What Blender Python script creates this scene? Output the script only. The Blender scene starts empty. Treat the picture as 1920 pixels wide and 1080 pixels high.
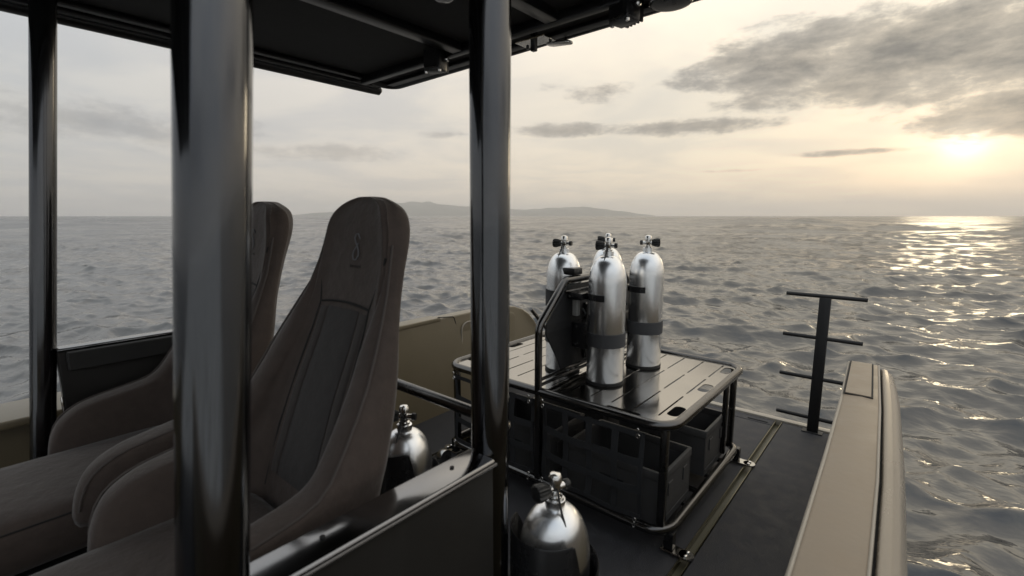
import bpy, bmesh, math, random
import numpy as np
from mathutils import Vector, Matrix

R = math.radians
random.seed(7)
scene = bpy.context.scene
col = scene.collection
EZ = 1.95                      # height of the eye above the sea; boat parts are measured from the eye

# ------------------------------------------------------------------ camera
cam_d = bpy.data.cameras.new('camera')
cam_d.sensor_width = 36.0
cam_d.lens = 890.0 / 1920.0 * 36.0
cam_d.clip_start = 0.02
cam_d.clip_end = 60000
cam_d.dof.use_dof = True
cam_d.dof.focus_distance = 2.9
cam_d.dof.aperture_fstop = 3.2
cam = bpy.data.objects.new('camera', cam_d)
col.objects.link(cam)
cam.location = (0, 0, EZ)
cam.rotation_euler = (R(90) - math.atan(135 / 890.0), 0, R(40.3))
scene.camera = cam

# ------------------------------------------------------------------ world, sun, exposure
SUN_AZ, SUN_EL = 2.4, 6.2
scene.view_settings.view_transform = 'Standard'
scene.view_settings.look = 'None'
scene.view_settings.exposure = 0.0
scene.view_settings.gamma = 1.0
scene.cycles.use_denoising = True
scene.cycles.max_bounces = 8
scene.cycles.glossy_bounces = 4
scene.cycles.volume_bounces = 3
scene.cycles.sample_clamp_indirect = 6.0
world = bpy.data.worlds.new('World')
scene.world = world
world.use_nodes = True
wt = world.node_tree
wt.nodes.clear()


class NT:
    """tiny helper that writes node maths"""
    def __init__(s, tree): s.t = tree
    def n(s, typ, **kw):
        nd = s.t.nodes.new(typ)
        for k, v in kw.items(): setattr(nd, k, v)
        return nd
    def put(s, sock, v):
        if v is None: return
        if hasattr(v, 'is_output') or isinstance(v, bpy.types.NodeSocket): s.t.links.new(v, sock)
        else: sock.default_value = v
    def m(s, op, a, b=None, c=None, clamp=False):
        nd = s.n('ShaderNodeMath', operation=op, use_clamp=clamp)
        for i, v in enumerate((a, b, c)): s.put(nd.inputs[i], v)
        return nd.outputs[0]
    def mix(s, f, a, b, blend='MIX'):
        nd = s.n('ShaderNodeMix', data_type='RGBA', blend_type=blend)
        s.put(nd.inputs[0], f); s.put(nd.inputs[6], a); s.put(nd.inputs[7], b)
        return nd.outputs[2]
    def ss(s, x, lo, hi):
        nd = s.n('ShaderNodeMapRange', interpolation_type='SMOOTHSTEP')
        s.put(nd.inputs[0], x); nd.inputs[1].default_value = lo; nd.inputs[2].default_value = hi
        return nd.outputs[0]
    def ramp(s, x, stops):
        nd = s.n('ShaderNodeValToRGB')
        e = nd.color_ramp.elements
        while len(e) < len(stops): e.new(0.5)
        for el, (p, c) in zip(e, stops): el.position = p; el.color = (*c, 1) if len(c) == 3 else c
        s.put(nd.inputs[0], x)
        return nd.outputs[0]
    def noise(s, vec, scale, detail=4, rough=.55, dist=0, w=None):
        nd = s.n('ShaderNodeTexNoise')
        s.put(nd.inputs['Vector'], vec)
        nd.inputs['Scale'].default_value = scale; nd.inputs['Detail'].default_value = detail
        nd.inputs['Roughness'].default_value = rough; nd.inputs['Distortion'].default_value = dist
        return nd.outputs[0]


def build_sky():
    h = NT(wt)
    tc = h.n('ShaderNodeTexCoord')
    sep = h.n('ShaderNodeSeparateXYZ'); wt.links.new(tc.outputs['Generated'], sep.inputs[0])
    x, y, z = sep.outputs
    el = h.m('MULTIPLY', h.m('ARCSINE', z), 57.2958)
    az = h.m('MULTIPLY', h.m('ARCTAN2', x, y), 57.2958)
    sd = (math.sin(R(SUN_AZ)) * math.cos(R(SUN_EL)), math.cos(R(SUN_AZ)) * math.cos(R(SUN_EL)), math.sin(R(SUN_EL)))
    dt = h.n('ShaderNodeVectorMath', operation='DOT_PRODUCT')
    wt.links.new(tc.outputs['Generated'], dt.inputs[0]); dt.inputs[1].default_value = sd
    ang = h.m('MULTIPLY', h.m('ARCCOSINE', h.m('MINIMUM', dt.outputs['Value'], 0.99999)), 57.2958 / 180.0)
    veil = h.ramp(ang, [(0.0, (.88, .83, .70)), (6 / 180, (.78, .74, .63)), (16 / 180, (.745, .69, .585)), (34 / 180, (.70, .645, .56)),
                        (60 / 180, (.59, .565, .535)), (95 / 180, (.46, .478, .495)), (1.0, (.30, .32, .35))])
    # nishita underneath the veil of high cloud
    sky = h.n('ShaderNodeTexSky', sky_type='NISHITA')
    sky.sun_disc = False
    sky.sun_elevation = R(SUN_EL); sky.sun_rotation = R(SUN_AZ)
    sky.dust_density = 3.0; sky.air_density = 1.2; sky.altitude = 5
    nis = h.mix(1.0, sky.outputs[0], (.10, .10, .10, 1), 'MULTIPLY')
    base = h.mix(0.945, nis, veil)
    # soft high cloud structure over the whole dome
    den = h.m('MAXIMUM', h.m('ADD', z, .10), .06)
    px = h.m('DIVIDE', x, den); py = h.m('DIVIDE', y, den)
    cmb = h.n('ShaderNodeCombineXYZ'); h.put(cmb.inputs[0], px); h.put(cmb.inputs[1], py)
    hi = h.noise(cmb.outputs[0], .9, 4, .55, .4)
    base = h.mix(h.m('MULTIPLY', h.ss(hi, .38, .66), .75), base, h.mix(1.0, base, (.76, .80, .87, 1), 'MULTIPLY'))
    # haze band: the sky is a little duller close to the horizon
    hor = h.m('ADD', h.m('ADD', .98, h.m('MULTIPLY', h.ss(el, 0.0, 8.0), .04)), h.m('MULTIPLY', h.ss(el, 10.0, 30.0), .48))
    hc = h.n('ShaderNodeCombineColor'); [h.put(i, hor) for i in hc.inputs]
    base = h.mix(1.0, base, hc.outputs[0], 'MULTIPLY')
    base = h.mix(h.m('MULTIPLY', h.ss(el, 14.0, 55.0), .9), base, h.mix(1.0, base, (.88, .92, .96, 1), 'MULTIPLY'))
    base = h.mix(h.m('SUBTRACT', 1.0, h.ss(el, 1.0, 12.0)), base, h.mix(1.0, base, (1.04, 1.0, .94, 1), 'MULTIPLY'))
    # clouds: warped azimuth / elevation
    v2 = h.n('ShaderNodeCombineXYZ'); h.put(v2.inputs[0], h.m('MULTIPLY', az, .10)); h.put(v2.inputs[1], h.m('MULTIPLY', el, .26))
    f1 = h.noise(v2.outputs[0], 1.8, 8, .65, .12)
    # azimuth, elevation, half width, half height, weight, slope
    blobs = [(-18.5, 14.4, 5.0, 1.9, .95, .06), (-11, 15.0, 8, 3.0, 1.3, .10), (-2, 14.0, 9, 3.9, 1.4, .05), (9, 13.6, 11, 4.6, 1.3, 0),
             (-11, 11.7, 7.5, 1.5, 1.0, -.08), (-2.5, 11.0, 6.5, 1.4, .95, .1), (5.6, 8.35, 6.0, 1.9, 1.4, .1), (18, 10, 8, 2.4, 1.1, 0),
             (-34, 9.75, 7.5, .8, 1.05, .03), (-20.0, 9.45, 8.5, .85, 1.15, -.05), (-31, 13.6, 8, 1.8, .50, .1), (-50, 9.2, 5, .6, .5, 0),
             (-6.0, 6.05, 6.5, .38, .85, .10), (-17, 4.8, 5, .25, .6, .06),
             (-62, 6.7, 10, 1.1, .85, 0), (-80, 8.2, 14, 2.0, .95, -.03), (-125, 12, 22, 4, .9, 0), (60, 12, 24, 3.6, 1.0, 0), (160, 13, 34, 6, .9, 0)]
    cv = h.n('ShaderNodeCombineXYZ'); h.put(cv.inputs[0], az); h.put(cv.inputs[1], el)
    tot = -1.0
    for (a, e, sa, se, k, sl) in blobs:
        src = cv.outputs[0]
        ma = h.n('ShaderNodeVectorMath', operation='MULTIPLY_ADD'); h.put(ma.inputs[0], src)
        ma.inputs[1].default_value = (1 / sa, 1 / se, 0); ma.inputs[2].default_value = (-a / sa, -e / se, 0)
        d = h.n('ShaderNodeVectorMath', operation='DOT_PRODUCT'); h.put(d.inputs[0], ma.outputs[0]); h.put(d.inputs[1], ma.outputs[0])
        g = h.m('MULTIPLY_ADD', d.outputs['Value'], -.62, k)
        tot = h.m('MAXIMUM', tot, g)
    fl = h.m('MULTIPLY', h.m('SUBTRACT', f1, .5), 2.7)
    sm = h.m('ADD', tot, fl)
    dens = h.ss(sm, .25, .95)
    thick = h.ss(sm, .45, 1.95)
    far_fade = h.m('SUBTRACT', 1.0, h.m('MULTIPLY', h.ss(ang, 22 / 180, 60 / 180), .48))
    dark = h.mix(1.0, base, (.56, .565, .59, 1), 'MULTIPLY')
    darker = h.mix(1.0, base, (.175, .192, .225, 1), 'MULTIPLY')
    ccol = h.mix(thick, dark, darker)
    out = h.mix(h.m('MULTIPLY', dens, far_fade), base, ccol)
    # the veiled sun itself
    g1 = h.m('MULTIPLY', h.m('POWER', 2.71828, h.m('MULTIPLY', h.m('MULTIPLY', ang, ang), -(180 / 1.35) ** 2)), .75)
    g2 = h.m('MULTIPLY', h.m('POWER', 2.71828, h.m('MULTIPLY', h.m('MULTIPLY', ang, ang), -(180 / 4.0) ** 2)), .14)
    glow = h.m('MULTIPLY', h.m('ADD', g1, g2), h.m('SUBTRACT', 1.0, h.m('MULTIPLY', dens, .75)))
    gc = h.n('ShaderNodeCombineColor')
    h.put(gc.inputs[0], glow); h.put(gc.inputs[1], h.m('MULTIPLY', glow, .94)); h.put(gc.inputs[2], h.m('MULTIPLY', glow, .78))
    out = h.mix(1.0, out, gc.outputs[0], 'ADD')
    out = h.mix(1.0, out, (1.025, 1.0, .955, 1), 'MULTIPLY')
    bg = h.n('ShaderNodeBackground'); wt.links.new(out, bg.inputs[0]); bg.inputs[1].default_value = 1.32
    wo = h.n('ShaderNodeOutputWorld'); wt.links.new(bg.outputs[0], wo.inputs[0])


build_sky()
sun_d = bpy.data.lights.new('sun', 'SUN')
sun_d.energy = 0.10
sun_d.angle = R(7)
sun_d.color = (1.0, .82, .54)
sun = bpy.data.objects.new('sun', sun_d)
col.objects.link(sun)
sdir = Vector((math.sin(R(SUN_AZ)) * math.cos(R(SUN_EL)), math.cos(R(SUN_AZ)) * math.cos(R(SUN_EL)), math.sin(R(SUN_EL))))
sun.rotation_euler = sdir.to_track_quat('Z', 'Y').to_euler()
sun.location = (0, 30, 12)


# ------------------------------------------------------------------ materials
def mat(name, base, rough=.5, *args, bdetail=3, **kw):
    return _mat(name, base, rough, *args, bdetail=bdetail, **kw)


def _mat(name, base, rough=.5, metal=0.0, spec=.5, coat=0.0, var=0.0, vscale=6, bump=0.0, bscale=200, rvar=0.0, sheen=0.0, aniso=0.0, stretch=None, coat_rough=.1, bdetail=3):
    m = bpy.data.materials.new(name); m.use_nodes = True
    h = NT(m.node_tree)
    p = m.node_tree.nodes['Principled BSDF']
    p.inputs['Base Color'].default_value = (*base, 1)
    p.inputs['Roughness'].default_value = rough
    p.inputs['Metallic'].default_value = metal
    p.inputs['Specular IOR Level'].default_value = spec
    p.inputs['Coat Weight'].default_value = coat
    p.inputs['Coat Roughness'].default_value = coat_rough
    if sheen: p.inputs['Sheen Weight'].default_value = sheen; p.inputs['Sheen Roughness'].default_value = .4
    tc = h.n('ShaderNodeTexCoord').outputs['Object']
    if stretch:
        mp = h.n('ShaderNodeMapping'); m.node_tree.links.new(tc, mp.inputs[0]); mp.inputs['Scale'].default_value = stretch
        tc = mp.outputs[0]
    if var or rvar:
        f = h.noise(tc, vscale, 6, .62)
        if var:
            lo = tuple(c * (1 - var) for c in base); hi = tuple(min(1, c * (1 + var)) for c in base)
            m.node_tree.links.new(h.ramp(f, [(.3, lo), (.7, hi)]), p.inputs['Base Color'])
        if rvar:
            mr = h.n('ShaderNodeMapRange'); h.put(mr.inputs[0], f); mr.inputs[1].default_value = .3; mr.inputs[2].default_value = .7
            mr.inputs[3].default_value = max(.02, rough - rvar); mr.inputs[4].default_value = rough + rvar
            m.node_tree.links.new(mr.outputs[0], p.inputs['Roughness'])
    if bump:
        b = h.n('ShaderNodeBump'); b.inputs['Strength'].default_value = 1.0; b.inputs['Distance'].default_value = bump
        h.put(b.inputs['Height'], h.noise(tc, bscale, bdetail, .6)); m.node_tree.links.new(b.outputs[0], p.inputs['Normal'])
    if aniso:
        p.inputs['Anisotropic'].default_value = aniso
        t = h.n('ShaderNodeTangent', direction_type='RADIAL', axis='Z'); m.node_tree.links.new(t.outputs[0], p.inputs['Tangent'])
    return m


M = {
    'post': mat('dark_polished_tube', (.115, .118, .125), .14, 1.0, rvar=.06, vscale=6, stretch=(1, 1, .3), bump=.0012, bscale=9),
    'tube': mat('black_gloss_tube', (.125, .122, .12), .22, 1.0, rvar=.06, vscale=12),
    'steel': mat('bright_steel', (.42, .41, .39), .18, 1.0),
    'alu': mat('brushed_aluminium', (.86, .87, .88), .27, 1.0, aniso=.45, bump=.00006, bscale=4, stretch=(2, 2, 200)),
    'top': mat('polished_dark_sheet', (.34, .33, .315), .13, 1.0, rvar=.06, vscale=5, bump=.0003, bscale=7),
    'black': mat('matte_black', (.012, .012, .013), .55, rvar=.1),
    'blackgloss': mat('black_plastic', (.014, .014, .015), .28, rvar=.08),
    'roof': mat('black_roof_lining', (.010, .010, .011), .75, var=.2, vscale=20),
    'rooftube': mat('black_roof_tube', (.007, .007, .008), .32),
    'plate': mat('black_back_plate', (.010, .010, .011), .6, rvar=.12, vscale=10),
    'band': mat('grey_webbing', (.055, .056, .060), .85, bump=.0004, bscale=900),
    'net': mat('black_webbing', (.032, .033, .036), .85, bump=.0004, bscale=900),
    'paint': mat('taupe_paint', (.235, .185, .132), .42, var=.10, vscale=9, rvar=.12, bump=.0008, bscale=30, bdetail=7, coat=.06),
    'olive': mat('olive_paint', (.178, .148, .096), .36, var=.06, vscale=3, rvar=.08, coat=.1),
    'fender': mat('taupe_rubber_tube', (.27, .235, .19), .30, var=.12, vscale=7, rvar=.1, metal=.25, stretch=(1, .25, 1)),
    'edge': mat('pale_edge_strip', (.40, .36, .30), .4, var=.06),
    'groove': mat('dark_groove', (.008, .008, .008), .8),
    'deck': mat('charcoal_deck_mat', (.038, .038, .043), .72, var=.30, vscale=14, bump=.0018, bscale=260, rvar=.14),
    'track_floor': mat('olive_track_floor', (.085, .078, .048), .38, rvar=.05),
    'track': mat('brass_tone_track', (.20, .185, .13), .26, 1.0),
    'fabric': mat('taupe_grey_upholstery', (.060, .044, .037), .80, var=.14, vscale=30, bump=.0045, bscale=22, bdetail=9, sheen=.25),
    'insert': mat('charcoal_upholstery', (.035, .031, .030), .82, var=.14, vscale=40, bump=.003, bscale=30, bdetail=9, sheen=.15),
    'strip': mat('grey_upholstery', (.044, .037, .034), .85, var=.12, vscale=60, bump=.0005, bscale=1200, sheen=.2),
    'piping': mat('taupe_piping', (.078, .066, .061), .8, bump=.0004, bscale=700),
    'seam': mat('dark_seam', (.010, .010, .010), .8),
    'thread': mat('grey_thread', (.16, .16, .17), .7),
    'crate': mat('dark_grey_crate', (.078, .077, .077), .52, var=.12, vscale=9, rvar=.12, bump=.0004, bscale=150),
    'crate_in': mat('black_crate_lining', (.012, .012, .013), .8),
    'panel': mat('black_side_panel', (.020, .019, .018), .38, rvar=.1, vscale=6),
    'ledge': mat('polished_grey_ledge', (.28, .28, .285), .15, 1.0, rvar=.05, vscale=9),
    'rubber': mat('black_rubber', (.016, .016, .016), .6),
    'lens': mat('clear_lamp_lens', (.30, .30, .30), .12, .0, coat=.5),
    'pale': mat('pale_plastic', (.30, .30, .29), .5),
    'knob': mat('black_knob', (.012, .012, .012), .45),
    'chrome': mat('chrome', (.72, .71, .69), .12, 1.0),
}


# ------------------------------------------------------------------ mesh helpers
def fillet(pts, rad, n=6, closed=False):
    """round the corners of a polyline"""
    pts = [Vector(p) for p in pts]
    if rad <= 0: return pts
    out = []
    N = len(pts)
    for i, p in enumerate(pts):
        if not closed and i in (0, N - 1): out.append(p); continue
        a = pts[i - 1]; b = pts[(i + 1) % N]
        da = (a - p); db = (b - p)
        la, lb = da.length, db.length
        da.normalize(); db.normalize()
        th = da.angle(db)
        if th > math.pi - .02: out.append(p); continue
        r_ = rad
        t = min(r_ / math.tan(th / 2), la * .48, lb * .48)
        r_ = t * math.tan(th / 2)
        bis = (da + db).normalized()
        c = p + bis * (r_ / math.sin(th / 2))
        s = p + da * t; e = p + db * t
        vs, ve = s - c, e - c
        tot = vs.angle(ve)
        axis = vs.cross(ve).normalized()
        for k in range(n + 1):
            out.append(c + (Matrix.Rotation(tot * k / n, 3, axis) @ vs))
    return out


class MB:
    def __init__(s): s.v = []; s.f = []
    def add(s, vs, fs):
        o = len(s.v)
        s.v += [tuple(v) for v in vs]; s.f += [tuple(i + o for i in f) for f in fs]
        return s
    def box(s, x0, x1, y0, y1, z0, z1, bev=0.0, seg=2):
        bm = bmesh.new()
        vs = [bm.verts.new(p) for p in ((x0, y0, z0), (x1, y0, z0), (x1, y1, z0), (x0, y1, z0), (x0, y0, z1), (x1, y0, z1), (x1, y1, z1), (x0, y1, z1))]
        for f in ((3, 2, 1, 0), (4, 5, 6, 7), (0, 1, 5, 4), (1, 2, 6, 5), (2, 3, 7, 6), (3, 0, 4, 7)): bm.faces.new([vs[i] for i in f])
        if bev: bmesh.ops.bevel(bm, geom=list(bm.edges), offset=bev, segments=seg, profile=.5, affect='EDGES')
        s.bm(bm); return s
    def bm(s, bm, mtx=None):
        bm.verts.index_update()
        s.add([(mtx @ v.co if mtx else v.co) for v in bm.verts], [[v.index for v in f.verts] for f in bm.faces]); bm.free(); return s
    def tube(s, pts, r, seg=14, rad=0, closed=False, nf=6, cap=True):
        P = fillet(pts, rad, nf, closed)
        N = len(P)
        tan = []
        for i in range(N):
            if closed: d = P[(i + 1) % N] - P[i - 1]
            else: d = P[min(i + 1, N - 1)] - P[max(i - 1, 0)]
            tan.append(d.normalized())
        up = Vector((0, 0, 1)) if abs(tan[0].z) < .9 else Vector((1, 0, 0))
        u = tan[0].cross(up).normalized()
        rings = []
        for i in range(N):
            u = (u - tan[i] * u.dot(tan[i])).normalized()
            w = tan[i].cross(u)
            rr = r[i] if isinstance(r, (list, tuple)) else r
            rings.append([P[i] + (u * math.cos(2 * math.pi * k / seg) + w * math.sin(2 * math.pi * k / seg)) * rr for k in range(seg)])
        s.loft(rings, closed_u=closed, cap=cap and not closed)
        return s
    def loft(s, rings, closed_u=False, closed_v=True, cap=False):
        n = len(rings[0]); N = len(rings); o = len(s.v)
        for r_ in rings: s.v += [tuple(p) for p in r_]
        for i in range(N if closed_u else N - 1):
            a = o + i * n; b = o + ((i + 1) % N) * n
            for k in range(n if closed_v else n - 1):
                k2 = (k + 1) % n
                s.f.append((a + k, a + k2, b + k2, b + k))
        if cap:
            s.f.append(tuple(o + k for k in range(n))[::-1])
            s.f.append(tuple(o + (N - 1) * n + k for k in range(n)))
        return s
    def lathe(s, prof, c=(0, 0, 0), seg=40, axis='z', cap=True):
        rings = []
        for (r_, z) in prof:
            ring = []
            for k in range(seg):
                a = 2 * math.pi * k / seg
                p = (r_ * math.cos(a), r_ * math.sin(a), z)
                if axis == 'x': p = (p[2], p[0], p[1])
                if axis == 'y': p = (p[1], p[2], p[0])
                ring.append((p[0] + c[0], p[1] + c[1], p[2] + c[2]))
            rings.append(ring)
        return s.loft(rings, cap=cap)
    def build(s, name, m, parent=None, angle=35, smooth=True, sub=0):
        me = bpy.data.meshes.new(name)
        off = Vector((0, 0, EZ))
        base = Vector((0, 0, 0))
        if parent is not None:
            base = Vector(parent.get('_base', (0, 0, 0)))
        vs = [Vector(v) + off - base for v in s.v]
        me.from_pydata(vs, [], s.f)
        me.update()
        bm = bmesh.new(); bm.from_mesh(me); bmesh.ops.recalc_face_normals(bm, faces=bm.faces); bm.to_mesh(me); bm.free()
        if smooth:
            me.shade_smooth()
            if angle < 180: me.set_sharp_from_angle(angle=R(angle))
        me.materials.append(M[m] if isinstance(m, str) else m)
        o = bpy.data.objects.new(name, me)
        col.objects.link(o)
        if parent is not None:
            o.parent = parent; o['_base'] = list(base)
        if sub:
            md = o.modifiers.new('smooth', 'SUBSURF'); md.levels = sub; md.render_levels = sub
        return o


def plate(loops, t, fn, bev=0.0, res=1):
    """flat sheet with holes: loops of 2-D points, thickness t, fn(u, v, w) -> 3-D point"""
    cu = bpy.data.curves.new('tmp', 'CURVE'); cu.dimensions = '2D'; cu.fill_mode = 'BOTH'
    cu.extrude = max(t / 2 - bev, 1e-5); cu.bevel_depth = bev; cu.bevel_resolution = res
    if bev: cu.offset = -bev
    for lp in loops:
        sp = cu.splines.new('POLY'); sp.points.add(len(lp) - 1); sp.use_cyclic_u = True
        for q, p in zip(sp.points, lp): q.co = (p[0], p[1], 0, 1)
    o = bpy.data.objects.new('tmp', cu); col.objects.link(o)
    dg = bpy.context.evaluated_depsgraph_get()
    me = bpy.data.meshes.new_from_object(o.evaluated_get(dg))
    bm = bmesh.new(); bm.from_mesh(me)
    bmesh.ops.remove_doubles(bm, verts=bm.verts, dist=1e-6)
    mb = MB()
    bm.verts.index_update()
    mb.add([fn(v.co.x, v.co.y, v.co.z) for v in bm.verts], [[v.index for v in f.verts] for f in bm.faces])
    bm.free()
    bpy.data.objects.remove(o); bpy.data.curves.remove(cu); bpy.data.meshes.remove(me)
    return mb


def rrect(u0, u1, v0, v1, r, n=5):
    return [(p.x, p.y) for p in fillet([(u0, v0, 0), (u1, v0, 0), (u1, v1, 0), (u0, v1, 0)], r, n, True)]


def thing(name, label, cat, base, group=None):
    e = bpy.data.objects.new(name, None); col.objects.link(e)
    e.empty_display_size = .1
    b = Vector(base) + Vector((0, 0, EZ))
    e.location = b; e['_base'] = list(b)
    e['label'] = label; e['category'] = cat
    if group: e['group'] = group
    return e


def copy_tree(o, parent=None):
    c = o.copy(); col.objects.link(c); c.parent = parent
    for ch in list(o.children): copy_tree(ch, c)
    return c


def place(o, base, label, group=None, rz=0):
    o.location = Vector(base) + Vector((0, 0, EZ)); o.rotation_euler[2] = rz; o['label'] = label
    if group: o['group'] = group


def struct(o): o['kind'] = 'structure'; return o


def lerp_tab(tab, v):
    return float(np.interp(v, [t[0] for t in tab], [t[1] for t in tab]))


# ------------------------------------------------------------------ sea
def build_sea():
    rng = np.random.default_rng(11)
    th = np.concatenate([np.arange(-100, 22, .115), np.arange(22, 260, 1.2)])
    th = np.radians(th)
    rr = [.4]
    while rr[-1] < 14000:
        r_ = rr[-1]
        d = max(.026, r_ * .0085)
        if r_ < 1.6: d = .12
        if r_ > 90: d = max(r_ * .0085, min(r_ * r_ / (1.95 * 505) * .12, r_ * .08))
        rr.append(r_ + d)
    rr = np.array(rr)
    dr = np.gradient(rr)
    T, RR = np.meshgrid(th, rr)
    X = (np.sin(T) * RR).astype(np.float32); Y = (np.cos(T) * RR).astype(np.float32)
    cell = np.maximum(dr, rr * .002)[:, None].astype(np.float32)
    Z = np.zeros_like(X); DX = np.zeros_like(X); DY = np.zeros_like(X)
    n = 210
    lam = np.exp(rng.uniform(np.log(.12), np.log(3.2), n))
    lam = np.sort(np.concatenate([lam, np.exp(rng.uniform(np.log(5.5), np.log(70.0), 46))]))
    az0 = R(-18)
    for L in lam:
        spread = .65 if L < .8 else .42
        a = az0 + rng.normal(0, spread) + math.pi
        k = 2 * np.pi / L
        slope = (.024 if L < .28 else .042 if L < 1.15 else .030 if L < 1.9 else .014) * rng.uniform(.5, 1.4)
        if L > 4.2: slope = .019 * rng.uniform(.5, 1.4)
        A = slope / k
        ph = rng.uniform(0, 2 * np.pi)
        kx, ky = k * math.sin(a), k * math.cos(a)
        # leave out waves that the grid cannot carry at that distance
        w = np.clip((L / cell - 1.5) / 1.0, 0, 1)
        if L > 4.2: w = w * (1 - np.exp(-(rr[:, None].astype(np.float32) / 30.0) ** 2))   # long swell lies outside the boat's lee
        rows = np.where(w[:, 0] > 0)[0]
        if len(rows) == 0: continue
        e = rows.max() + 1
        arg = kx * X[:e] + ky * Y[:e] + ph
        c = np.cos(arg) * A * w[:e]; sn = np.sin(arg) * A * w[:e] * 1.0
        Z[:e] += c; DX[:e] -= sn * math.sin(a); DY[:e] -= sn * math.cos(a)
    # calm patches and rougher patches
    g = 1 + .28 * np.sin(X * .09 + .7) * np.sin(Y * .07 + 2.0)
    Z *= g
    # the hull displaces the water it floats in
    fx = np.clip((1.22 - np.abs(X + 1.28)) / .15, 0, 1); fy = np.clip((3.42 - np.abs(Y)) / .15, 0, 1)
    Z -= 1.1 * fx * fy
    nr, nt = X.shape
    V = np.stack([X + DX, Y + DY, Z], -1).reshape(-1, 3)
    i = np.arange(nr - 1)[:, None] * nt; j = np.arange(nt)[None, :]; j2 = (j + 1) % nt
    F = np.stack([i + j, i + nt + j, i + nt + j2, i + j2], -1).reshape(-1, 4)
    me = bpy.data.meshes.new('sea')
    me.vertices.add(len(V)); me.vertices.foreach_set('co', V.astype(np.float32).ravel())
    me.loops.add(F.size); me.loops.foreach_set('vertex_index', F.astype(np.int32).ravel())
    me.polygons.add(len(F)); me.polygons.foreach_set('loop_start', np.arange(0, F.size, 4, dtype=np.int32))
    me.update(); me.validate()
    me.shade_smooth()
    o = bpy.data.objects.new('sea', me); col.objects.link(o); struct(o)
    m = bpy.data.materials.new('sea_water'); m.use_nodes = True
    h = NT(m.node_tree); p = m.node_tree.nodes['Principled BSDF']
    p.inputs['Base Color'].default_value = (.11, .113, .110, 1)
    p.inputs['Roughness'].default_value = .07; p.inputs['IOR'].default_value = 1.68; p.inputs['Specular IOR Level'].default_value = .72
    geo = h.n('ShaderNodeNewGeometry').outputs['Position']
    mp = h.n('ShaderNodeMapping'); m.node_tree.links.new(geo, mp.inputs[0]); mp.inputs['Rotation'].default_value = (0, 0, R(-16)); mp.inputs['Scale'].default_value = (.7, 1.2, 1)
    n1 = h.noise(mp.outputs[0], 5.5, 3, .5, .5)
    n2 = h.noise(mp.outputs[0], 1.7, 4, .58, .3)
    n3 = h.noise(mp.outputs[0], .22, 5, .60, .3)
    n4 = h.noise(mp.outputs[0], .035, 4, .6, .2)
    cd = h.n('ShaderNodeCameraData').outputs['View Distance'] if False else None
    hgt = h.m('ADD', h.m('ADD', h.m('MULTIPLY', n1, .015), h.m('MULTIPLY', n2, .034)), h.m('ADD', h.m('MULTIPLY', n3, .24), h.m('MULTIPLY', n4, 1.8)))
    # unresolved chop far out on the water scatters the reflection
    ln = h.n('ShaderNodeVectorMath', operation='LENGTH'); m.node_tree.links.new(geo, ln.inputs[0])
    mr = h.n('ShaderNodeMapRange'); h.put(mr.inputs[0], h.m('LOGARITHM', ln.outputs['Value'], 10.0))
    mr.inputs[1].default_value = .7; mr.inputs[2].default_value = 2.6; mr.inputs[3].default_value = .05; mr.inputs[4].default_value = .30
    # churned foam along the port side of the hull
    sp = h.n('ShaderNodeSeparateXYZ'); m.node_tree.links.new(geo, sp.inputs[0])
    fx = h.m('MULTIPLY', h.ss(sp.outputs[0], -5.2, -3.4), h.m('MULTIPLY', h.ss(h.m('MULTIPLY', sp.outputs[1], -1.0), -1.6, .2), .5))
    fm = h.ss(h.m('ADD', h.noise(geo, 2.2, 6, .7, .4), h.m('MULTIPLY', fx, .42)), .60, .74)
    fm = h.m('MULTIPLY', fm, h.ss(fx, .02, .2))
    m.node_tree.links.new(h.mix(fm, (.028, .027, .025, 1), (.62, .64, .65, 1)), p.inputs['Base Color'])
    m.node_tree.links.new(h.m('ADD', h.m('MULTIPLY', mr.outputs[0], h.m('ADD', .45, h.m('MULTIPLY', n4, 1.1))), h.m('MULTIPLY', fm, .5), clamp=True), p.inputs['Roughness'])
    b = h.n('ShaderNodeBump'); b.inputs['Strength'].default_value = 1.0; b.inputs['Distance'].default_value = 1.0
    h.put(b.inputs['Height'], hgt); m.node_tree.links.new(b.outputs[0], p.inputs['Normal'])
    me.materials.append(m)
    return o


build_sea()


# ------------------------------------------------------------------ far island
def build_island():
    D = 9000.0
    prof = [(520, 405.5), (560, 403), (600, 400), (650, 397), (700, 391), (740, 385), (770, 381.5), (800, 382.5), (830, 385), (870, 389), (920, 393), (960, 394),
            (1000, 393.5), (1040, 391), (1085, 389.5), (1120, 392), (1160, 397), (1200, 401.5), (1235, 405.5)]
    mb = MB(); rings = []
    rng = random.Random(3)
    for i in range(90):
        px = 520 + (1235 - 520) * i / 89
        hh = (405.4 - lerp_tab(prof, px)) / 890 * D * 1.05
        az = R(-40.3) + math.atan((px - 960) / 890)
        ring = []
        for k in range(15):
            t = k / 14
            s = math.sin(math.pi * min(1, t * 1.0)) ** 1.3
            d = D + (t - .5) * 2600
            w = 1 + .12 * math.sin(i * .7 + k * 1.3) + rng.uniform(-.05, .05)
            if k == 7: w = 1 + rng.uniform(-.03, .03)
            ring.append((math.sin(az) * d, math.cos(az) * d, hh * s * w - EZ - 3))
        rings.append(ring)
    mb.loft(rings, closed_v=False)
    o = mb.build('island', mat('island_scrub', (.085, .09, .065), .95, var=.35, vscale=.004), angle=180)
    struct(o)


build_island()


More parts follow.
